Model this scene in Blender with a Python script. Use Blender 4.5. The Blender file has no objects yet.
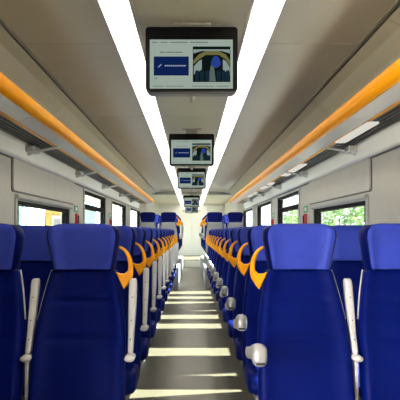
import bpy, bmesh, math, random
from mathutils import Vector, Matrix

random.seed(7)
S = bpy.context.scene
COL = S.collection

# ------------------------------------------------------------------ camera
CAM_H = 1.203
F_PX = 580.0
cam_d = bpy.data.cameras.new('camera')
cam_d.sensor_width = 36.0
cam_d.lens = F_PX / 400.0 * 36.0
cam_d.shift_x = 0.021
cam_d.shift_y = 0.0775
cam_d.clip_start = 0.05
cam_d.clip_end = 500
cam = bpy.data.objects.new('camera', cam_d)
cam.location = (0, 0, CAM_H)
cam.rotation_euler = (math.radians(90), 0, 0)
COL.objects.link(cam)
S.camera = cam

# ------------------------------------------------------------------ world, sun, exposure
world = bpy.data.worlds.new('sky')
S.world = world
world.use_nodes = True
wn = world.node_tree.nodes
bg = wn['Background']
bg.inputs[0].default_value = (0.86, 0.93, 1.0, 1)
bg.inputs[1].default_value = 2.6

sun_d = bpy.data.lights.new('sun', 'SUN')
sun_d.energy = 66
sun_d.color = (1.0, 0.965, 0.91)
sun_d.angle = math.radians(0.6)
sun = bpy.data.objects.new('sun', sun_d)
SUN_EL, SUN_AZ = math.radians(31), math.radians(12)
sdir = Vector((-math.cos(SUN_EL) * math.cos(SUN_AZ), -math.cos(SUN_EL) * math.sin(SUN_AZ), -math.sin(SUN_EL)))
sun.rotation_euler = sdir.to_track_quat('-Z', 'Y').to_euler()
sun.location = (30, 10, 30)
COL.objects.link(sun)

vs = S.view_settings
vs.view_transform = 'Standard'
vs.look = 'None'
vs.exposure = 1.74
vs.gamma = 1.0
vs.use_curve_mapping = False
S.cycles.max_bounces = 12
S.cycles.transparent_max_bounces = 16
S.cycles.diffuse_bounces = 6
S.cycles.use_denoising = True


# ------------------------------------------------------------------ materials
def mat(name, col, rough=0.5, metal=0.0, spec=0.5, emit=None, estr=0.0, noise=0.0, nscale=20.0,
        bump=0.0, bscale=200.0, sheen=0.0, coat=0.0, stretch=None):
    m = bpy.data.materials.new(name)
    m.use_nodes = True
    nt = m.node_tree
    b = nt.nodes['Principled BSDF']
    b.inputs['Base Color'].default_value = (*col, 1)
    b.inputs['Roughness'].default_value = rough
    b.inputs['Metallic'].default_value = metal
    b.inputs['Specular IOR Level'].default_value = spec
    if sheen:
        b.inputs['Sheen Weight'].default_value = sheen
    if coat:
        b.inputs['Coat Weight'].default_value = coat
        b.inputs['Coat Roughness'].default_value = 0.15
    if emit:
        b.inputs['Emission Color'].default_value = (*emit, 1)
        b.inputs['Emission Strength'].default_value = estr
    if noise or bump:
        tc = nt.nodes.new('ShaderNodeTexCoord')
        mp = nt.nodes.new('ShaderNodeMapping')
        nt.links.new(tc.outputs['Object'], mp.inputs[0])
        if stretch:
            mp.inputs['Scale'].default_value = stretch
    if noise:
        n = nt.nodes.new('ShaderNodeTexNoise')
        n.inputs['Scale'].default_value = nscale
        n.inputs['Detail'].default_value = 4
        nt.links.new(mp.outputs[0], n.inputs['Vector'])
        r = nt.nodes.new('ShaderNodeValToRGB')
        r.color_ramp.elements[0].position = 0.3
        r.color_ramp.elements[1].position = 0.7
        r.color_ramp.elements[0].color = (*[c * (1 - noise) for c in col], 1)
        r.color_ramp.elements[1].color = (*[min(1, c * (1 + noise)) for c in col], 1)
        nt.links.new(n.outputs['Fac'], r.inputs[0])
        nt.links.new(r.outputs[0], b.inputs['Base Color'])
    if bump:
        n2 = nt.nodes.new('ShaderNodeTexNoise')
        n2.inputs['Scale'].default_value = bscale
        nt.links.new(mp.outputs[0], n2.inputs['Vector'])
        bp = nt.nodes.new('ShaderNodeBump')
        bp.inputs['Strength'].default_value = bump
        bp.inputs['Distance'].default_value = 0.002
        nt.links.new(n2.outputs['Fac'], bp.inputs['Height'])
        nt.links.new(bp.outputs[0], b.inputs['Normal'])
    return m


def emis(name, col, strength):
    m = bpy.data.materials.new(name)
    m.use_nodes = True
    nt = m.node_tree
    nt.nodes.remove(nt.nodes['Principled BSDF'])
    e = nt.nodes.new('ShaderNodeEmission')
    e.inputs[0].default_value = (*col, 1)
    e.inputs[1].default_value = strength
    nt.links.new(e.outputs[0], nt.nodes['Material Output'].inputs[0])
    return m


def glass(name, tint, gloss=0.08):
    m = bpy.data.materials.new(name)
    m.use_nodes = True
    nt = m.node_tree
    nt.nodes.remove(nt.nodes['Principled BSDF'])
    t = nt.nodes.new('ShaderNodeBsdfTransparent')
    t.inputs[0].default_value = (*tint, 1)
    g = nt.nodes.new('ShaderNodeBsdfGlossy')
    g.inputs['Roughness'].default_value = 0.02
    mx = nt.nodes.new('ShaderNodeMixShader')
    mx.inputs[0].default_value = gloss
    nt.links.new(t.outputs[0], mx.inputs[1])
    nt.links.new(g.outputs[0], mx.inputs[2])
    nt.links.new(mx.outputs[0], nt.nodes['Material Output'].inputs[0])
    return m


def satin(name, col):
    """satin glass: scatters light through as well as back"""
    m = bpy.data.materials.new(name)
    m.use_nodes = True
    nt = m.node_tree
    b = nt.nodes['Principled BSDF']
    b.inputs['Base Color'].default_value = (*col, 1)
    b.inputs['Roughness'].default_value = 0.3
    t = nt.nodes.new('ShaderNodeBsdfTranslucent')
    t.inputs[0].default_value = (*col, 1)
    mx = nt.nodes.new('ShaderNodeMixShader')
    mx.inputs[0].default_value = 0.55
    nt.links.new(b.outputs[0], mx.inputs[1])
    nt.links.new(t.outputs[0], mx.inputs[2])
    nt.links.new(mx.outputs[0], nt.nodes['Material Output'].inputs[0])
    return m


M = dict(
    floor=mat('rubber_floor', (0.084, 0.074, 0.048), rough=0.40, noise=0.14, nscale=60, bump=0.15, bscale=300),
    wall=mat('wall_panel_grey', (0.47, 0.45, 0.40), rough=0.5, noise=0.03, nscale=3),
    wall_dark=mat('panel_joint', (0.12, 0.115, 0.105), rough=0.6),
    blind=mat('blind_panel_grey', (0.48, 0.455, 0.41), rough=0.5, noise=0.03, nscale=4),
    casing=mat('window_casing_grey', (0.40, 0.39, 0.36), rough=0.45),
    ceil=mat('ceiling_laminate', (0.49, 0.46, 0.325), rough=0.35, noise=0.03, nscale=2),
    coving=mat('coving_laminate', (0.46, 0.43, 0.305), rough=0.4, noise=0.03, nscale=2),
    bead=mat('trim_bronze', (0.27, 0.24, 0.175), rough=0.3, metal=0.2),
    frame=mat('window_rubber', (0.010, 0.010, 0.010), rough=0.8, spec=0.1),
    glass=glass('window_glass', (0.58, 0.62, 0.61), 0.05),
    orange=mat('handrail_orange', (0.90, 0.35, 0.0), rough=0.38, spec=0.25),
    ledge=mat('rack_ledge_silver', (0.92, 0.90, 0.82), rough=0.4),
    shelf=satin('rack_shelf_satin', (0.85, 0.87, 0.87)),
    mesh=mat('rack_grid_dark', (0.10, 0.095, 0.085), rough=0.4, metal=0.4),
    brk=mat('rack_bracket', (0.55, 0.54, 0.51), rough=0.35),
    seat=mat('seat_blue_hide', (0.0003, 0.0052, 0.105), rough=0.45, spec=0.06, noise=0.10, nscale=9, bump=0.12, bscale=420),
    seat_side=mat('seat_blue_bolster', (0.001, 0.004, 0.085), rough=0.45, spec=0.06, noise=0.08, nscale=9, bump=0.1, bscale=420),
    cover=mat('headrest_blue_cloth', (0.028, 0.052, 0.40), rough=0.5, spec=0.2, noise=0.08, nscale=14, bump=0.15, bscale=600),
    shell=mat('seat_shell_grey', (0.30, 0.30, 0.33), rough=0.4),
    plastic=mat('armrest_pale_grey', (0.52, 0.52, 0.54), rough=0.32, noise=0.04, nscale=12),
    pod=mat('armrest_silver', (0.36, 0.36, 0.37), rough=0.28, metal=0.35),
    slot=mat('dark_slot', (0.03, 0.03, 0.035), rough=0.5),
    leg=mat('seat_leg_grey', (0.16, 0.16, 0.18), rough=0.4, metal=0.4),
    strip=emis('light_strip', (1.0, 0.94, 0.82), 2.2),
    sun_reflection=emis('sun_reflection_glow', (1.0, 0.97, 0.86), 0.21),  # glow standing in for sunlight reflected off the rack
    rim=mat('light_rim', (0.48, 0.44, 0.36), rough=0.3),
    tv=mat('monitor_black', (0.004, 0.004, 0.005), rough=0.3, spec=0.08),
    tvlip=mat('monitor_casing_grey', (0.19, 0.185, 0.18), rough=0.3),
    mount=mat('monitor_mount', (0.42, 0.40, 0.36), rough=0.35),
    sc_bg=emis('screen_pale', (0.46, 0.56, 0.48), 0.20),
    sc_blue=emis('screen_navy', (0.006, 0.022, 0.115), 0.20),
    sc_txt=emis('screen_mark', (0.42, 0.50, 0.62), 0.20),
    sc_grey=emis('screen_dim_mark', (0.14, 0.19, 0.17), 0.20),
    sc_dark=emis('screen_dark', (0.006, 0.012, 0.012), 0.20),
    sc_arc=emis('screen_arc', (0.22, 0.20, 0.07), 0.20),
    sc_pale=emis('screen_window', (0.34, 0.44, 0.40), 0.20),
    sc_glow=emis('screen_blue_glow', (0.03, 0.07, 0.36), 0.20),
    sc_seat=emis('screen_seat', (0.012, 0.03, 0.05), 0.20),
    green=mat('sign_green', (0.04, 0.30, 0.13), rough=0.5),
    red=mat('sign_red', (0.55, 0.03, 0.03), rough=0.5),
    signw=mat('sign_white', (0.75, 0.75, 0.72), rough=0.5),
    white=mat('white_door', (0.82, 0.81, 0.77), rough=0.4),
    nose=mat('step_nosing', (0.62, 0.60, 0.52), rough=0.4),
    step=mat('podium_grey', (0.22, 0.22, 0.23), rough=0.5),
    ground=mat('ballast', (0.30, 0.28, 0.25), rough=0.9, noise=0.3, nscale=8),
    platform=mat('platform_concrete', (0.48, 0.46, 0.42), rough=0.85, noise=0.1, nscale=3),
    bwhite=mat('render_white', (0.72, 0.74, 0.72), rough=0.8, noise=0.05, nscale=2),
    bgrey=mat('reflector_pale_grey', (0.36, 0.36, 0.35), rough=0.8, noise=0.05, nscale=2),
    bteal=mat('render_pale_teal', (0.16, 0.24, 0.25), rough=0.8),
    byellow=mat('render_yellow', (0.24, 0.155, 0.010), rough=0.8, noise=0.06, nscale=2),
    bglass=mat('dark_pane', (0.10, 0.095, 0.10), rough=0.5, spec=0.2),
    bframe=mat('pane_frame', (0.45, 0.40, 0.36), rough=0.6),
    leaf=mat('leaf_green', (0.17, 0.26, 0.10), rough=0.7, noise=0.4, nscale=5),
    leaf2=mat('leaf_dull_green', (0.12, 0.19, 0.09), rough=0.7, noise=0.4, nscale=5),
    bark=mat('bark', (0.14, 0.10, 0.07), rough=0.9),
    fence=mat('pale_fence', (0.62, 0.63, 0.58), rough=0.8),
)


# ------------------------------------------------------------------ helpers
def obj(name, bm, material, parent=None, smooth=False, mods=None):
    me = bpy.data.meshes.new(name)
    bmesh.ops.recalc_face_normals(bm, faces=bm.faces[:])
    bm.to_mesh(me)
    bm.free()
    me.materials.append(material)
    if smooth:
        for p in me.polygons:
            p.use_smooth = True
    o = bpy.data.objects.new(name, me)
    COL.objects.link(o)
    if parent:
        o.parent = parent
    return o


def empty(name, loc=(0, 0, 0)):
    o = bpy.data.objects.new(name, None)
    o.empty_display_size = 0.1
    o.location = loc
    COL.objects.link(o)
    return o


def tag(o, label, cat, group=None):
    o['label'] = label
    o['category'] = cat
    if group:
        o['group'] = group
    return o


def struct(o):
    o['kind'] = 'structure'
    return o


def box(bm, x0, x1, y0, y1, z0, z1, bev=0.0, seg=2):
    mtx = Matrix.Translation(((x0 + x1) / 2, (y0 + y1) / 2, (z0 + z1) / 2)) @ Matrix.Diagonal((abs(x1 - x0), abs(y1 - y0), abs(z1 - z0), 1))
    r = bmesh.ops.create_cube(bm, size=1.0, matrix=mtx)
    if bev:
        es = list({e for v in r['verts'] for e in v.link_edges})
        bmesh.ops.bevel(bm, geom=es, offset=bev, segments=seg, affect='EDGES', profile=0.5)
    return bm


def bx(*a, **k):
    return box(bmesh.new(), *a, **k)


def loft(bm, secs, caps=True, closed=True, ngon=False):
    rows = [[bm.verts.new(p) for p in s] for s in secs]
    n = len(rows[0])
    for a, b in zip(rows, rows[1:]):
        for i in range(n if closed else n - 1):
            j = (i + 1) % n
            bm.faces.new((a[i], a[j], b[j], b[i]))
    if ngon:
        bm.faces.new(rows[0])
        bm.faces.new(rows[-1])
    elif caps:
        for r in (rows[0], rows[-1]):
            c = Vector((0, 0, 0))
            for v in r:
                c += v.co
            cv = bm.verts.new(c / n)
            for i in range(n):
                bm.faces.new((r[i], r[(i + 1) % n], cv))
    return bm


def prism_y(bm, pts, y0, y1):
    """profile in x,z extruded along y"""
    return loft(bm, [[(x, y0, z) for x, z in pts], [(x, y1, z) for x, z in pts]], ngon=True)


def prism_x(bm, pts, x0, x1):
    return loft(bm, [[(x0, y, z) for y, z in pts], [(x1, y, z) for y, z in pts]], ngon=True)


def tube(bm, path, rad, n=10, flat=(1, 1)):
    P = [Vector(p) for p in path]
    R = rad if isinstance(rad, (list, tuple)) else [rad] * len(P)
    secs = []
    up0 = Vector((0, 1, 0))
    for i, p in enumerate(P):
        t = (P[min(i + 1, len(P) - 1)] - P[max(i - 1, 0)]).normalized()
        a = t.cross(up0)
        if a.length < 1e-4:
            a = t.cross(Vector((1, 0, 0)))
        a.normalize()
        b = t.cross(a).normalized()
        secs.append([tuple(p + (a * math.cos(k * 2 * math.pi / n) * flat[0] + b * math.sin(k * 2 * math.pi / n) * flat[1]) * R[i]) for k in range(n)])
    return loft(bm, secs)


def smooth_path(pts, sub=5):
    """Catmull-Rom through pts"""
    P = [Vector(p) for p in pts]
    out = []
    for i in range(len(P) - 1):
        p0, p1, p2, p3 = P[max(i - 1, 0)], P[i], P[i + 1], P[min(i + 2, len(P) - 1)]
        for k in range(sub):
            t = k / sub
            out.append(0.5 * ((2 * p1) + (p2 - p0) * t + (2 * p0 - 5 * p1 + 4 * p2 - p3) * t * t + (3 * p1 - p0 - 3 * p2 + p3) * t ** 3))
    out.append(P[-1])
    return out


def lerp_table(tab, z):
    if z <= tab[0][0]:
        return tab[0][1]
    for (a, va), (b, vb) in zip(tab, tab[1:]):
        if z <= b:
            t = (z - a) / (b - a)
            return va + (vb - va) * t
    return tab[-1][1]


def sstep(a, b, x):
    t = max(0.0, min(1.0, (x - a) / (b - a)))
    return t * t * (3 - 2 * t)


def copy_tree(o, parent=None):
    c = o.copy()
    COL.objects.link(c)
    if parent:
        c.parent = parent
    for ch in list(o.children):
        copy_tree(ch, c)
    return c


# ------------------------------------------------------------------ room shell
HW = 1.36           # half width of the saloon
Y_R, Y_F = -2.2, 24.0
CEIL = 2.30
END_MAIN = 16.6

# floor
fl = obj('floor', bx(-HW, HW, Y_R, 19.4, -0.10, 0.0), M['floor'])
struct(fl)
obj('upper_floor', bx(-HW, HW, 19.42, Y_F, -0.10, 0.20), M['floor'], fl)
obj('step_nosing', bx(-HW, HW, 19.36, 19.46, 0.0, 0.205, bev=0.004), M['nose'], fl)
for s in (-1, 1):
    x0, x1 = sorted((s * 0.285, s * HW))
    obj('podium', bx(x0, x1, 12.15, 19.35, 0.0, 0.38, bev=0.01), M['step'], fl)

# windows: (y0, y1, z0, z1, transom)
SILL = 0.55
WINS = [(4.50, 6.42, SILL, 1.442, False), (7.32, 9.12, SILL, 1.72, True),
        (9.88, 11.95, SILL, 1.72, False), (12.9, 15.2, SILL, 1.72, False), (17.6, 19.6, SILL, 1.72, False), (20.6, 23.2, SILL, 1.72, False)]  # last window pair added to brighten the far door


def make_wall(side, wins):
    s = -1 if side == 'left' else 1
    xi, xo = s * HW, s * (HW + 0.09)
    x0, x1 = min(xi, xo), max(xi, xo)
    bm = bmesh.new()
    y = Y_R
    for w in wins:
        box(bm, x0, x1, y, w[0], -0.10, 2.42)
        box(bm, x0, x1, w[0], w[1], -0.10, w[2])
        box(bm, x0, x1, w[0], w[1], w[3], 2.42)
        y = w[1]
    box(bm, x0, x1, y, Y_F, -0.10, 2.42)
    # vertical panel joints on the piers
    w = struct(obj('wall_' + side, bm, M['wall']))
    for yj in (12.4,):
        obj('panel_joint', bx(min(xi, xi - s * .004), max(xi, xi - s * .004), yj - .006, yj + .006, 0.35, 1.74), M['wall_dark'], w)
    return w


LIGHT_DOORWAY = (-1.35, 1.15, 0.02, 2.02, False)     # open doorway added out of view to light the right-hand seats
walls = {}
walls['left'] = make_wall('left', [LIGHT_DOORWAY] + WINS)
LIGHT_WIN = (2.66, 3.70, SILL, 1.15, False)  # unseen window added to brighten the left wall and ceiling
walls['right'] = make_wall('right', [LIGHT_WIN] + WINS)


def make_window(idx, s, w):
    y0, y1, z0, z1, tr = w
    root = struct(empty('window_%d' % idx, (s * HW, (y0 + y1) / 2, z0)))
    ox, oy, oz = root.location

    def B(xa, xb, ya, yb, za, zb, bev=0.0):
        x0, x1 = sorted((s * xa, s * xb))
        return bx(x0 - ox, x1 - ox, ya - oy, yb - oy, za - oz, zb - oz, bev=bev)
    t = 0.055
    # dark rubber frame: four bars
    a, b = HW - 0.004, HW + 0.065
    obj('frame_bar', B(a, b, y0, y1, z1 - 0.034, z1, .004), M['frame'], root)
    obj('frame_bar', B(a, b, y0, y1, z0, z0 + t, .004), M['frame'], root)
    obj('frame_bar', B(a, b, y0, y0 + t, z0 + t, z1 - .034, .004), M['frame'], root)
    obj('frame_bar', B(a, b, y1 - 0.06, y1, z0 + t, z1 - .034, .004), M['frame'], root)
    obj('pane', B(HW + 0.030, HW + 0.036, y0 + 0.03, y1 - 0.06, z0 + .03, z1 - .02), M['glass'], root)
    if tr:
        obj('transom', B(HW - 0.002, HW + 0.06, y0 + t, y1 - .06, 1.488, 1.552, .004), M['frame'], root)
    # pale outer casing
    c0, c1 = HW - 0.012, HW + 0.002
    obj('casing', B(c0, c1, y1, y1 + 0.05, z0 - .03, z1 + .03, .003), M['casing'], root)
    obj('casing', B(c0, c1, y0 - 0.05, y0, z0 - .03, z1 + .03, .003), M['casing'], root)
    obj('sill', B(HW - 0.03, HW + 0.002, y0 - .05, y1 + .05, z0 - .06, z0 - .03, .006), M['casing'], root)
    return root


k = 1
for s in (-1, 1):
    for w in WINS:
        make_window(k, s, w)
        k += 1
make_window(k, 1, LIGHT_WIN)
dr = struct(empty('light_doorway', (-HW, LIGHT_DOORWAY[0], 0.02)))
L_ = LIGHT_DOORWAY[1] - LIGHT_DOORWAY[0]
for a, b, c, d_ in ((-.06, 0, 0, 2.06), (L_, L_ + .06, 0, 2.06), (0, L_, 2.0, 2.06)):
    obj('door_frame', bx(-.02, .012, a, b, c, d_, bev=.004), M['casing'], dr)  # frame of the added doorway


# closed blind panels above the first pair of windows
def rounded_rect(y0, y1, z0, z1, r, n=5):
    pts = []
    for cy, cz, a0 in ((y1 - r, z1 - r, 0), (y0 + r, z1 - r, 90), (y0 + r, z0 + r, 180), (y1 - r, z0 + r, 270)):
        for i in range(n + 1):
            a = math.radians(a0 + 90 * i / n)
            pts.append((cy + r * math.cos(a), cz + r * math.sin(a)))
    return pts


for s, side in ((-1, 'left'), (1, 'right')):
    xi = s * HW
    bm = bmesh.new()
    prism_x(bm, rounded_rect(4.37, 6.67, 1.502, 1.762, 0.03), xi + s * .002, xi - s * .006)
    obj('panel_joint', bm, M['wall_dark'], walls[side])
    bm = bmesh.new()
    prism_x(bm, rounded_rect(4.382, 6.658, 1.513, 1.757, 0.024), xi - s * .002, xi - s * .016)
    obj('cover_panel', bm, M['blind'], walls[side])
    # blind casing under the panel, above the glass
    bm = bmesh.new()
    prism_y(bm, [(xi, 1.447), (xi - s * .012, 1.447), (xi - s * .030, 1.462), (xi - s * .030, 1.482), (xi, 1.490)], 4.46, 6.5)
    obj('blind_housing', bm, M['casing'], walls[side])

# ceiling: panels along the coach
ceil = struct(obj('ceiling', bx(-HW - .09, HW + .09, Y_R, Y_F, 2.40, 2.46), M['ceil']))
for y0 in [-3.05 + 2.15 * i for i in range(9)]:
    y1 = min(y0 + 2.146, END_MAIN)
    y0 = max(y0, Y_R)
    if y1 - y0 < .2:
        continue
    obj('centre_panel', bx(-0.288, 0.288, y0, y1, CEIL, CEIL + .02, bev=.002), M['ceil'], ceil)
    for s in (-1, 1):
        x0, x1 = sorted((s * .458, s * .995))
        obj('side_panel', bx(x0, x1, y0 - .0, y1, CEIL, CEIL + .02, bev=.002), M['ceil'], ceil)
# coving between ceiling and wall
prof = [(1.003, 2.285), (1.07, 2.255), (1.15, 2.185), (1.23, 2.08), (1.30, 1.95), (1.345, 1.85), (1.36, 1.775)]
for y0 in [-2.73 + 1.9 * i for i in range(10)]:
    y1 = min(y0 + 1.895, END_MAIN)
    y0 = max(y0, Y_R)
    if y1 - y0 < .2:
        continue
    for s in (-1, 1):
        pts = [(s * x, z) for x, z in prof] + [(s * (x + .025), z + .025) for x, z in reversed(prof)]
        bm = bmesh.new()
        prism_y(bm, pts, y0, y1)
        obj('coving_panel', bm, M['coving'], ceil)
# bead trims along the ceiling edge, and beside the light strips
n = 1
for s in (-1, 1):
    t = struct(empty('trim_%d' % n, (s * 1.0, Y_R, CEIL)))
    n += 1
    obj('groove_strip', bx(s * .012 - .005, s * .012 + .005, 0, END_MAIN - Y_R, -.014, .004, bev=.002), M['wall_dark'], t)
    for dx, dz, w in ((-.012, -.002, .022),):
        obj('bead', bx(s * dx - w / 2, s * dx + w / 2, 0, END_MAIN - Y_R, dz - .006, dz + .012, bev=.004), M['bead'], t)

# header frame and lower ceiling of the far section
LOWC = 2.30
hd = struct(obj('trim_3', bx(-HW, HW, END_MAIN, END_MAIN + .10, 2.245, 2.40, bev=.004), M['wall']))
lc = struct(obj('ceiling_far', bx(-HW, HW, END_MAIN + .1, Y_F, LOWC, LOWC + .05), M['ceil']))
# unseen screen added to shade the left seats, far wall with door
struct(obj('wall_screen', bx(-HW, -.75, 1.50, 1.54, 0.0, CEIL - .06), M['wall']))  # unseen, added to shade the left seats
wf = struct(obj('wall_far', bx(-HW - .09, HW + .09, Y_F, Y_F + .08, -0.1, 2.46), M['white']))
wr = struct(obj('wall_rear', bx(-HW - .09, HW + .09, Y_R - .08, Y_R, -0.1, 2.46), M['wall']))
d = struct(empty('door_1', (0, Y_F, 0.2)))
obj('door_leaf', bx(-.33, -.005, -.05, -.002, 0, 1.8, bev=.006), M['white'], d)
obj('door_leaf', bx(.005, .33, -.05, -.002, 0, 1.8, bev=.006), M['white'], d)
obj('door_frame', bx(-.37, .37, -.04, -.002, 1.805, 1.86, bev=.004), M['casing'], d)
for s in (-1, 1):
    obj('door_handle', tube(bmesh.new(), [(s * .05, -.055, .8), (s * .05, -.075, .84), (s * .05, -.075, 1.06), (s * .05, -.055, 1.1)], .01), M['ledge'], d)

# baseboards
for s, side in ((-1, 'left'), (1, 'right')):
    x0, x1 = sorted((s * HW, s * (HW - .025)))
    struct(obj('baseboard_' + side, bx(x0, x1, Y_R, 12.14, 0, .12, bev=.006), M['wall_dark']))


# ------------------------------------------------------------------ light strips
def light_strip(label, x0, x1, y0, y1, z):
    cx = (x0 + x1) / 2
    hw = (x1 - x0) / 2
    r = tag(empty('light_strip', (cx, y0, z)), label, 'light')
    L = y1 - y0
    bm = bmesh.new()
    prism_y(bm, [(-hw + .006, .012), (-hw + .006, .0)] + [((hw - .010) * math.sin(t), .004 - .020 * math.cos(t)) for t in [math.radians(-80 + 20 * i) for i in range(9)]] + [(hw - .006, .0), (hw - .006, .012)], 0, L)
    obj('diffuser', bm, M['strip'], r)
    for s in (-1, 1):
        a, b = sorted((s * (hw - .006), s * (hw + .012)))
        obj('light_rim', bx(a, b, 0, L, -.004, .02, bev=.002), M['rim'], r)
    obj('housing', bx(-hw, hw, 0, L, .013, .10 if z > 2.2 else .02), M['rim'], r)
    return r


light_strip('long white light strip along the left of the ceiling monitors', -.449, -.294, Y_R, END_MAIN - .002, CEIL - .002)
light_strip('long white light strip along the right of the ceiling monitors', .294, .449, Y_R, END_MAIN - .002, CEIL - .002)
light_strip('short white light strip beyond the far ceiling header, left one', -.449, -.294, END_MAIN + .12, Y_F - .05, LOWC - .024)
light_strip('short white light strip beyond the far ceiling header, right one', .294, .449, END_MAIN + .12, Y_F - .05, LOWC - .024)


# ------------------------------------------------------------------ luggage racks with the orange handrail
def luggage_rack(s, label):
    r = tag(empty('luggage_rack', (s * HW, 0, 1.86)), label, 'luggage rack')
    y0, y1 = Y_R + .02, 14.4
    Z = 1.885

    def put(name, pts, m, a=y0, b=y1, smooth=False):
        bm = bmesh.new()
        prism_y(bm, [(s * (x - HW), z - 1.86) for x, z in pts], a, b)
        return obj(name, bm, m, r, smooth)
    ring = [(.962 + .040 * math.cos(t * math.pi / 9), 1.948 + .045 * math.sin(t * math.pi / 9)) for t in range(18)]
    put('handrail', ring, M['orange'], smooth=True)
    y = y0
    while y < y1 - .1:
        b = min(y + 1.91, y1)
        put('shelf_panel', [(.980, Z + .020), (1.082, Z - .002), (1.082, Z + .01), (.980, Z + .032)], M['shelf'], y + .002, b - .002)
        # dark grid zone: long bars
        for q in range(5):
            x = 1.124 + q * .036
            put('grid_bar', [(x - .009, Z), (x + .009, Z), (x + .009, Z + .012), (x - .009, Z + .012)], M['mesh'], y + .002, b - .002)
        y += 1.92
    put('edge_strip', [(1.084, Z - .006), (1.106, Z - .006), (1.106, Z + .012), (1.084, Z + .012)], M['orange'])
    put('backing', [(1.106, Z + .03), (1.31, Z + .03), (1.31, Z + .036), (1.106, Z + .036)], M['mesh'])
    put('wall_ledge', [(1.296, Z + .002), (1.293, Z - .020), (1.308, 1.776), (1.318, 1.764), (1.357, 1.758), (1.357, Z + .002)], M['ledge'])
    put('ledge_joint', [(1.346, 1.762), (1.357, 1.748), (1.357, 1.762)], M['wall_dark'])
    for yb in (0.75, 2.67, 4.62, 6.55, 8.45, 10.4, 12.3):
        bm = bmesh.new()
        prism_y(bm, [(s * (x - HW), z - 1.86) for x, z in ((1.06, Z - .004), (1.355, Z - .075), (1.355, Z - .100), (1.25, Z - .060), (1.06, Z - .022))], yb - .02, yb + .02)
        obj('bracket', bm, M['brk'], r)
        x0, x1 = sorted((s * (1.23 - HW), s * (1.32 - HW)))
        obj('bracket_cap', bx(x0, x1, yb - .09, yb + .09, Z - 1.86 - .060, Z - 1.86 - .012, bev=.008), M['brk'], r)
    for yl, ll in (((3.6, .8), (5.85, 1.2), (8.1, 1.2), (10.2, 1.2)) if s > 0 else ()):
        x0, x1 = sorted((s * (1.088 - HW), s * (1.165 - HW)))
        obj('sun_reflection_panel', bx(x0, x1, yl, yl + ll, Z - 1.86 - .016, Z - 1.86 - .002, bev=.003), M['sun_reflection'], r)  # glowing strip put in for sun reflections under the shelf
    return r


luggage_rack(-1, 'luggage rack with orange handrail along the left wall')
luggage_rack(1, 'luggage rack with orange handrail along the right wall')

# ------------------------------------------------------------------ seats
HWT = [(.36, .205), (.44, .210), (.50, .211), (.64, .208), (.72, .205), (.80, .198), (.88, .184), (.95, .170), (1.0, .158), (1.035, .148)]


def yfront(z):
    base = -.20 + .2 * (z - .44) / .58
    return base - .016 * math.exp(-((z - .64) / .12) ** 2)


def section(hw, ht, yc, z, wing=.0, n=32, ex=4.5, crease=0.0):
    pts = []
    for i in range(n):
        t = 2 * math.pi * i / n + .0001
        c, sn = math.cos(t), math.sin(t)
        x = hw * math.copysign(abs(c) ** (2 / ex), c)
        y = ht * math.copysign(abs(sn) ** (2 / ex), sn)
        u = abs(x) / hw
        if y < 0:
            y -= wing * sstep(.62, .90, u) * (1 - .55 * sstep(.93, 1.0, u))
            y += crease * (1 - sstep(.55, .75, u))
        pts.append((x, yc + y, z))
    return pts


def back_mesh():
    zs = [.36, .375, .40, .44, .48, .52, .56, .60, .64, .68, .715, .724, .733, .77, .81, .85, .873, .882, .891, .92, .95, .98, 1.0, 1.012, 1.022]
    secs = []
    for z in zs:
        ht = lerp_table([(.36, .042), (.6, .042), (.9, .034), (1.03, .032)], z)
        cr = .010 if abs(z - .724) < .003 or abs(z - .882) < .003 else 0
        hw = lerp_table(HWT, z)
        if z < .37 or z > 1.02:
            hw *= .96
            ht *= .8
        secs.append(section(hw, ht, yfront(z) + ht, z, wing=.020, crease=cr))
    return loft(bmesh.new(), secs)


HRT = [(1.024, .138), (1.03, .143), (1.06, .149), (1.10, .157), (1.14, .165), (1.17, .171), (1.19, .1705), (1.205, .167), (1.217, .159), (1.226, .146), (1.232, .126), (1.236, .09)]


def headrest_mesh():
    secs = []
    for z, hw in HRT:
        ht = .046
        if z > 1.21:
            ht *= {1.217: .93, 1.226: .82, 1.232: .62, 1.236: .35}[z]
        yc = .035 - .018 * sstep(1.03, 1.2, z)
        secs.append(section(hw, ht, yc, z, wing=.030 if z < 1.22 else .018, ex=4.0))
    return loft(bmesh.new(), secs)


def headrest_cover_mesh():
    """pale cloth panel following the headrest front, between the wings"""
    bm = bmesh.new()
    secs = []
    nx = 12
    for z, hw in [(1.0265, .138)] + [h for h in HRT[1:-2]] + [(1.2335, .128), (1.238, .09)]:
        ht = .046
        if z > 1.21:
            ht *= .95 if z < 1.22 else (.84 if z < 1.23 else (.62 if z < 1.236 else .2))
        yc = .035 - .018 * sstep(1.03, 1.2, z)
        f, b = [], []
        for i in range(nx + 1):
            u = -.90 + 1.80 * i / nx
            x = hw * u
            yy = yc - ht * (1 - abs(u) ** 4.0) ** .25 - .030 * sstep(.62, .90, abs(u)) * (1 if z < 1.22 else .6)
            f.append((x, yy - .004, z))
            b.append((x, yy + .012, z))
        secs.append(f + b[::-1])
    return loft(bm, secs)


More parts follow.
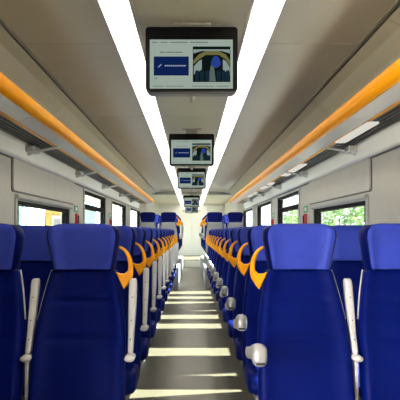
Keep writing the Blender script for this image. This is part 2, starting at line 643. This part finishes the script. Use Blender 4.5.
def cushion_mesh():
    secs = []
    for y, hw, zt, zb in [(-.20, .200, .455, .37), (-.24, .210, .465, .36), (-.32, .213, .462, .35), (-.36, .214, .462, .345), (-.42, .214, .468, .345),
                          (-.46, .213, .468, .345), (-.485, .210, .455, .35), (-.502, .203, .43, .365), (-.510, .19, .405, .385)]:
        pts = []
        hz = (zt - zb) / 2
        zc = (zt + zb) / 2
        for i in range(28):
            t = 2 * math.pi * i / 28 + .0001
            c, sn = math.cos(t), math.sin(t)
            x = hw * math.copysign(abs(c) ** .42, c)
            z = hz * math.copysign(abs(sn) ** .42, sn)
            if z > 0:
                z += .012 * sstep(.6, .92, abs(x) / hw) - .004
            pts.append((x, y, zc + z))
        secs.append(pts)
    return loft(bmesh.new(), secs)


def shell_mesh():
    secs = []
    for z in (.33, .36, .44, .56, .68, .80, .90, .98, 1.015):
        hw = lerp_table(HWT, z) * .93
        ht = lerp_table([(.36, .042), (.6, .042), (.9, .034), (1.03, .032)], z)
        yb = yfront(z) + 2 * ht
        th = .011 if .34 < z < 1.0 else .008
        secs.append(section(hw, th, yb + .007, z, ex=5))
    return loft(bmesh.new(), secs)


def build_seat(s, aisle, arm_down):
    """s = +1: seat right of the aisle (its aisle side is -x)"""
    r = empty('train_seat')
    a = -s      # direction of the aisle
    obj('backrest', back_mesh(), M['seat'], r, True)
    h = obj('headrest', headrest_mesh(), M['seat_side'], r, True)
    obj('headrest_cover', headrest_cover_mesh(), M['cover'], h, True)
    obj('cushion', cushion_mesh(), M['seat'], r, True)
    obj('back_shell', shell_mesh(), M['shell'], r, True)
    for q in ((-a,) if aisle else (-1, 1)):
        path = [(q * (lerp_table(HWT, z) + .001), yfront(z) + .03, z) for z in (.80, .84, .88, .93, .97, 1.0, 1.02)]
        obj('piping', tube(bmesh.new(), path, .0048, 6), M['plastic'], r, True)
    obj('seat_frame', bx(-.17, .17, -.47, -.12, .30, .35, bev=.01), M['leg'], r)
    lg = obj('leg', bx(-.035, .035, -.44, -.22, .012, .30, bev=.008), M['leg'], r)
    obj('foot_plate', bx(-.07, .07, -.50, -.16, .0, .014, bev=.004), M['leg'], lg)

    def arm_up(side, off):
        x = side * off
        secs = []
        for z, w, th in ((.655, .010, .020), (.672, .0125, .024), (.74, .0135, .022), (.82, .017, .023), (.90, .0185, .025), (.95, .0185, .026), (.972, .017, .024), (.981, .012, .016)):
            yc = yfront(z) + .020
            secs.append([(x + w * math.copysign(abs(math.cos(t)) ** .55, math.cos(t)), yc + th * math.copysign(abs(math.sin(t)) ** .55, math.sin(t)), z)
                         for t in [2 * math.pi * i / 16 + .001 for i in range(16)]])
        ar = obj('armrest', loft(bmesh.new(), secs), M['plastic'], r, True)
        yp = yfront(.655) + .010
        obj('armrest_pivot', tube(bmesh.new(), [(x, yp - .050, .645), (x, yp - .044, .645), (x, yp + .03, .645), (x, yp + .036, .645)], [.012, .023, .023, .012], 14, flat=(.62, 1)), M['plastic'], ar, True)
        for zz in (.72, .80, .90):
            yb = yfront(zz) + .020 - .0255
            obj('screw', tube(bmesh.new(), [(x, yb + .006, zz), (x, yb - .001, zz)], .003, 8), M['slot'], ar)
        if side != a:
            obj('side_post', bx(x - .008, x + .008, yp - .02, yp + .02, .34, .63, bev=.003), M['plastic'], r)

    if aisle:
        # orange crescent grab handle on the aisle shoulder
        pts = [(a * .140, .030, 1.128), (a * .168, .027, 1.126), (a * .196, .022, 1.104), (a * .214, .016, 1.066), (a * .219, .010, 1.025), (a * .212, .007, .990), (a * .196, .006, .965)]
        path = smooth_path(pts, 5)
        rr = [.005 + .007 * sstep(0, 18, i) + .004 * sstep(17, 27, i) for i in range(len(path))]
        g = obj('grab_handle', tube(bmesh.new(), path, rr, 10, flat=(.95, 1.15)), M['orange'], r, True)
        tri = [(.226, 1.015), (.217, .978), (.203, .948), (.188, .932), (.176, .956), (.160, .990), (.150, 1.012), (.168, 1.004), (.190, 1.004), (.205, 1.018)]
        bm = bmesh.new()
        loft(bm, [[(a * x, -.006, z) for x, z in tri], [(a * x, -.012, z) for x, z in [((p[0] - .19) * .86 + .19, (p[1] - .985) * .86 + .985) for p in tri]]][::-1] + [[(a * x, .022, z) for x, z in tri]], ngon=True)
        obj('handle_foot', bm, M['orange'], g)
        arm_up(-a, .2225)
        if not arm_down:
            arm_up(a, .231)
        else:
            secs = []
            x = a * .245
            for y, w, hz, zc in ((-.13, .016, .018, .665), (-.15, .020, .026, .668), (-.25, .021, .028, .690), (-.36, .023, .032, .715), (-.44, .027, .038, .728), (-.49, .030, .042, .730), (-.515, .027, .038, .728), (-.527, .018, .025, .724)):
                secs.append([(x + w * math.copysign(abs(math.cos(t)) ** .7, math.cos(t)), y, zc + hz * math.copysign(abs(math.sin(t)) ** .7, math.sin(t)))
                             for t in [2 * math.pi * i / 18 + .001 for i in range(18)]])
            ar = obj('armrest', loft(bmesh.new(), secs), M['pod'], r, True)
            obj('armrest_slot', bx(x - .018, x + .018, -.529, -.515, .700, .709, bev=.002), M['slot'], ar)
            obj('armrest_pivot', tube(bmesh.new(), [(x - .021, -.150, .672), (x - .017, -.150, .672), (x + .017, -.150, .672), (x + .021, -.150, .672)], [.012, .023, .023, .012], 14), M['pod'], ar, True)
    return r


protos = {}
for s in (-1, 1):
    for aisle in (True, False):
        protos[(s, aisle)] = build_seat(s, aisle, s == 1)
used = set()
ORD = ['nearest', 'second', 'third', 'fourth', 'fifth', 'sixth', 'seventh', 'eighth', 'ninth', 'tenth', 'eleventh', 'twelfth']
XA, XW = .503, .959


def place(key, x, y, z, rot, label, group):
    p = protos[key]
    if key in used:
        o = copy_tree(p)
    else:
        o = p
        used.add(key)
    o.location = (x, y, z)
    o.rotation_euler = (0, 0, rot)
    tag(o, label, 'seat', group)


for n_ in range(12):
    y = 2.70 + .783 * n_
    for s, sd in ((-1, 'left'), (1, 'right')):
        arm = 'raised pale armrest' if s < 0 else 'lowered pale armrest'
        place((s, True), s * XA, y, 0, 0, 'blue aisle seat with orange grab handle, %s, %s row, %s of aisle' % (arm, ORD[n_], sd), 'blue seats in the main saloon rows')
        place((s, False), s * XW, y, 0, 0, 'blue window seat without grab handle, %s row, by the %s wall' % (ORD[n_], sd), 'blue seats in the main saloon rows')
RAISED = [(12.70, True, 'first'), (14.45, False, 'second'), (15.23, False, 'third'), (16.01, False, 'fourth'), (16.79, False, 'fifth'), (17.57, False, 'sixth'), (18.35, False, 'last')]
for y, away, w in RAISED:
    for s, sd in ((-1, 'left'), (1, 'right')):
        key = -s if away else s
        how = 'facing away' if away else 'facing the camera'
        place((key, True), s * XA, y, .38, math.pi if away else 0, 'dark blue aisle seat on far podium, %s, %s row, %s' % (how, w, sd), 'blue seats on the raised far podiums')
        place((key, False), s * XW, y, .38, math.pi if away else 0, 'dark blue window seat on the raised far podium, %s row, by %s wall' % (w, sd), 'blue seats on the raised far podiums')


# ------------------------------------------------------------------ monitors
def monitor(y, zc, ceil_z, label, k=1.0):
    r = tag(empty('monitor', (0, y, zc)), label, 'monitor', 'monitors hanging from the ceiling')

    def rr(x0, x1, z0, z1, rad):
        return rounded_rect(x0, x1, z0, z1, rad)

    def plate(pts, ya, yb):
        bm = bmesh.new()
        prism_y(bm, pts, ya, yb)
        return bm
    obj('bezel', plate(rr(-.240, .240, -.165, .168, .018), 0, .035), M['tv'], r)
    # deeper grey casing behind
    bm = bmesh.new()
    secs = []
    for yy, g in ((.020, .0), (.034, .004), (.10, .002), (.135, -.012), (.15, -.03)):
        secs.append([(x, yy, z) for x, z in rr(-.238 - g, .238 + g, -.170 - g, .160 + g, .03)])
    obj('casing', loft(bm, secs), M['tvlip'], r)
    top = ceil_z - zc
    obj('mount', bx(-.06, .06, .05, .11, .15, top - .0), M['mount'], r)
    obj('mount_plate', bx(-.10, .10, .03, .15, top - .012, top - .0005, bev=.003), M['mount'], r)
    # small pale sensor knob hanging under the casing
    obj('sensor', tube(bmesh.new(), [(.002, .10, -.168), (.002, .10, -.19), (.002, .10, -.205)], [.018, .012, .010], 10), M['mount'], r, True)
    # the picture
    U = 1 / 192.0

    def X(px):
        return (px - 191.8) * U

    def Zz(py):
        return (59.5 - py) * U
    sc = obj('screen', plate([(X(a), Zz(b)) for a, b in ((150, 89), (233, 89), (233, 40), (150, 40))], -.0015, .001), M['sc_bg'], r)

    def q(name, a, b, c, d_, m, lay=1):
        return obj(name, bx(X(a), X(c), -.0015 - .0008 * lay, -.0012, Zz(d_), Zz(b)), m, sc)
    q('navy_panel', 154, 57, 189, 76, M['sc_blue'])
    # unreadably small marks: logo stroke and lines of print
    bm = bmesh.new()
    prism_y(bm, [(X(158), Zz(67.8)), (X(159.2), Zz(67.8)), (X(162), Zz(65.0)), (X(161.2), Zz(64.6))], -.0033, -.0015)
    obj('logo_mark', bm, M['sc_txt'], sc)
    bm = bmesh.new()
    x = 165.0
    for w in (1.6, 1.3, 1.7, 1.3, 1.5, 1.2, 1.7, 1.4, 1.5, 1.2, 1.6):
        box(bm, X(x), X(x + w), -.0033, -.0015, Zz(66.9), Zz(65.6))
        x += w + .5
    o = obj('print_line', bm, M['sc_txt'], sc)
    o['kind'] = 'stuff'
    bm = bmesh.new()
    for x0, w, y0, h in ((152.5, 5, 42.3, 1.1), (161, 7, 42.3, 1.0), (171, 17, 42.3, 1.1), (190.5, 18, 42.3, 1.1), (160.5, 5, 52.2, 1.2), (166.4, 8, 52.2, 1.2), (175.2, 7.5, 52.2, 1.2),
                         (154.5, 3.5, 78.2, .9), (153, 11, 86.3, .7), (166, 18, 86.3, .7), (192, 22, 86.3, .7), (217, 12, 86.3, .7)):
        nn = max(2, int(w / 1.7))
        for i in range(nn):
            xa = x0 + w * i / nn
            box(bm, X(xa), X(xa + w / nn * .74), -.0026, -.0015, Zz(y0 + h), Zz(y0))
    o = obj('print_line', bm, M['sc_grey'], sc)
    o['kind'] = 'stuff'
    # photograph of a coach interior on the right of the screen
    pic = obj('picture', bx(X(193), X(230.5), -.0024, -.0012, Zz(82.5), Zz(47)), M['sc_dark'], sc)

    def poly(name, pts, m, lay):
        bm = bmesh.new()
        prism_y(bm, [(X(a), Zz(b)) for a, b in pts], -.0024 - .0006 * lay, -.0022)
        return obj(name, bm, m, sc)
    poly('picture_vault', [(193.5, 65), (193.5, 61), (199, 55), (206, 51.5), (219, 51.5), (226, 55), (230, 61), (230, 67), (226, 60), (219, 55.5), (206, 55.5), (199, 60)], M['sc_arc'], 2)
    poly('picture_ceiling', [(193.5, 54), (193.5, 50), (230, 50), (230, 54), (222, 51.5), (202, 51.5)], M['sc_pale'], 3)
    poly('picture_window', [(194, 75), (194, 67), (199, 61.5), (202, 60), (202, 70)], M['sc_pale'], 2)
    poly('picture_window', [(230, 76), (230, 68), (226, 61.5), (223, 60), (223, 70)], M['sc_pale'], 2)
    pts = [(216 + 4.8 * math.cos(t) * (1 + .15 * math.sin(3 * t)), 62.5 + 6 * math.sin(t)) for t in [2 * math.pi * i / 14 for i in range(14)]]
    poly('picture_glow', pts, M['sc_glow'], 4)
    poly('picture_aisle', [(208, 82), (211, 66), (214, 66), (216, 82)], M['sc_grey'], 2)
    for a in (195.5, 200.5, 206, 217, 222, 226):
        poly('picture_seat', [(a, 82), (a - .3, 73), (a + .6, 71), (a + 3, 71), (a + 3.8, 73), (a + 3.5, 82)], M['sc_seat'], 5)
    return r


monitor(3.02, 2.098, CEIL, 'large black monitor nearest the camera, between the light strips')
monitor(6.17, 2.07, CEIL, 'second black monitor down the aisle, hanging between the light strips')
monitor(9.60, 2.075, CEIL, 'third black monitor down the aisle, just before the ceiling header')
monitor(17.2, 2.09, LOWC, 'fourth small monitor hanging beyond the ceiling header')
monitor(22.4, 2.07, LOWC, 'last tiny monitor before the white end door')


# ------------------------------------------------------------------ ceiling vents between the strips
def vent(y, label):
    r = tag(empty('ceiling_vent', (0, y, CEIL)), label, 'vent', 'slatted vents in the ceiling centre')
    for s in (-1, 1):
        a, b = sorted((s * .20, s * .215))
        obj('vent_frame', bx(a, b, 0, .9, -.006, 0.0, bev=.002), M['rim'], r)
    obj('vent_frame', bx(-.2, .2, 0, .015, -.006, 0, bev=.002), M['rim'], r)
    obj('vent_frame', bx(-.2, .2, .885, .9, -.006, 0, bev=.002), M['rim'], r)
    for i in range(9):
        yy = .06 + i * .09
        obj('slat', bx(-.195, .195, yy, yy + .05, -.004, -.0005, bev=.001), M['mount'], r)


vent(3.55, 'slatted vent in the ceiling centre behind the nearest monitor')
vent(7.0, 'slatted vent in the ceiling centre behind the second monitor')


# ------------------------------------------------------------------ signs on the window piers
def pier_signs(s, y, sd, w):
    x = s * (HW - .001)
    r = tag(empty('wall_sign', (x, y, 1.462)), 'small green safety sign on the %s wall pier, %s' % (sd, w), 'sign')
    xa, xb = sorted((0, -s * .004))
    obj('sign_plate', bx(xa, xb, -.12, .12, -.04, .04, bev=.001), M['green'], r)
    xa, xb = sorted((-s * .004, -s * .006))
    obj('sign_symbol', bx(xa, xb, -.05, .05, -.02, .02), M['signw'], r)
    r = tag(empty('hammer_box', (x, y, 1.345)), 'small red emergency hammer holder on the %s wall pier, %s' % (sd, w), 'hammer')
    xa, xb = sorted((0, -s * .02))
    obj('holder', bx(xa, xb, -.055, .055, -.062, .062, bev=.004), M['red'], r)
    obj('hammer_handle', tube(bmesh.new(), [(-s * .028, 0, -.05), (-s * .028, 0, .04)], .009, 8), M['slot'], r)


for s, sd in ((-1, 'left'), (1, 'right')):
    pier_signs(s, 6.82 if s < 0 else 6.9, sd, 'between the first and second windows')
    pier_signs(s, 9.65, sd, 'between the second and third windows')

# ------------------------------------------------------------------ outside
ms = tag(empty('sun_blocker_mast', (4.4, 6.05, -1.0)), 'grey mast added to block sun, outside the first right window', 'mast')  # unseen, added to keep sun off one gap between rows
obj('sun_blocker_shaft', loft(bmesh.new(), [[(w * cx, w * cy, z) for cx, cy in ((-1, -1), (1, -1), (1, 1), (-1, 1))] for w, z in ((.27, 0), (.24, 3), (.20, 7.0))]), M['platform'], ms)
obj('sun_blocker_base', bx(-.4, .4, -.4, .4, 0, .25, bev=.03), M['platform'], ms)
struct(obj('ground_outside', bx(-60, 60, -40, 160, -1.1, -1.0), M['ground']))
struct(obj('ground_platform', bx(-7.5, -1.9, -30, 130, -1.0, -.15), M['platform']))


def facade(y0, y1, m, label, wins, name='station_building', h=6.5, x=-8.0, shade_awning=False):
    r = tag(empty(name, (x, (y0 + y1) / 2, -1.0)), label, 'building')
    L = (y1 - y0) / 2
    obj('wall_block', bx(-5, 0, -L, L, 0, h), m, r)
    obj('roof', bx(-5.2, .25, -L - .1, L + .1, h, h + .25, bev=.05), M['bframe'], r)
    if shade_awning:  # canopy above the view, added to keep direct sun off the facade
        obj('shade_awning', bx(.3, 4.0, -L + .1, L - .1, 4.3, 4.42, bev=.03), M['bframe'], r)
        for q in (-L + .4, L - .4):
            obj('shade_awning_bracket', tube(bmesh.new(), [(0, q, 3.4), (1.2, q, 4.1), (3.0, q, 4.34)], .06, 8), M['bframe'], r)
    for a, b, c, d_ in wins:
        f = obj('window', bx(-.02, .06, a - .15, b + .15, c - .15, d_ + .15, bev=.02), M['bframe'], r)
        obj('pane', bx(.055, .07, a, b, c, d_), M['bglass'], f)
    return r


facade(-22, 17.5, M['bgrey'], 'long grey building added across the platform to bounce sunlight indoors', [(a, a + 1.4, 1.0, 2.3) for a in (-16, -11, -6, -1, 4, 9, 14)], h=8)  # unseen block added as a reflector facing the doorway
facade(18.0, 28.0, M['bteal'], 'pale teal station building outside the left windows', [(-3, -1.5, .9, 2.2)], shade_awning=True)
facade(28.3, 31.6, M['bwhite'], 'white building outside the first left window', [])
facade(31.9, 39.5, M['byellow'], 'yellow building outside the first left window', [(-2.4, .6, 1.2, 2.95), (2, 3, 1.2, 2.45)], shade_awning=True)
facade(40.5, 49.0, M['bteal'], 'pale teal building seen through the second left window', [(-1, 1, .9, 2.2)], shade_awning=True)
facade(49.1, 51.5, M['bwhite'], 'narrow white building seen through the second left window', [])
facade(51.6, 58.0, M['byellow'], 'far yellow building seen through the second left window', [(-1, 1, 1.2, 2.4)], shade_awning=True)
facade(59.0, 90.0, M['bwhite'], 'long white building farthest down the left side', [(-6, -4, 1, 2.3), (0, 2, 1, 2.3)])


def tree(x, y, h, rad, m, label):
    r = tag(empty('tree', (x, y, -1.0)), label, 'tree', 'trees outside the right windows')
    obj('trunk', tube(bmesh.new(), [(0, 0, 0), (.05, 0, h * .35), (-.04, .05, h * .7)], [.16, .12, .06], 8), M['bark'], r, True)
    bm = bmesh.new()
    for i in range(420):
        u, v, w = random.gauss(0, 1), random.gauss(0, 1), random.gauss(0, 1)
        l = math.sqrt(u * u + v * v + w * w) or 1
        q = (.45 + .55 * random.random() ** .5)
        c = Vector((u / l * rad * q, v / l * rad * q, h * .58 + w / l * h * .42 * q))
        a = Vector((random.uniform(-1, 1), random.uniform(-1, 1), random.uniform(-.6, .6))).normalized()
        b = a.cross(Vector((random.uniform(-1, 1), random.uniform(-1, 1), 1))).normalized()
        sz = random.uniform(.12, .26)
        vv = [bm.verts.new(c + a * sz), bm.verts.new(c + b * sz * .6), bm.verts.new(c - a * sz), bm.verts.new(c - b * sz * .6)]
        bm.faces.new((vv[0], vv[1], vv[2]))
        bm.faces.new((vv[0], vv[2], vv[3]))
    o = obj('foliage', bm, m, r)
    o['kind'] = 'stuff'


tl = ['nearest', 'second', 'third', 'fourth', 'fifth', 'sixth', 'seventh', 'eighth', 'ninth', 'tenth', 'eleventh', 'twelfth']
for i in range(11):
    y = 24 + i * 3.6 + random.uniform(-.2, .2)
    tree(9.6 + random.uniform(-.3, .6), y, random.uniform(3.6, 4.6), random.uniform(1.2, 1.4), M['leaf'] if i % 3 else M['leaf2'],
         'bushy green tree outside the right windows, %s of the row' % tl[i])
fr = tag(empty('trackside_fence', (7.2, 45, -1.0)), 'pale trackside fence outside the right windows', 'fence')
for i in range(14):
    obj('fence_panel', bx(-.03, .03, -26 + i * 3.5 + .05, -22.5 + i * 3.5 - .05, 0, 1.9, bev=.01), M['fence'], fr)
    obj('fence_post', bx(-.07, .07, -26.06 + i * 3.5, -25.94 + i * 3.5, 0, 2.0, bev=.01), M['fence'], fr)
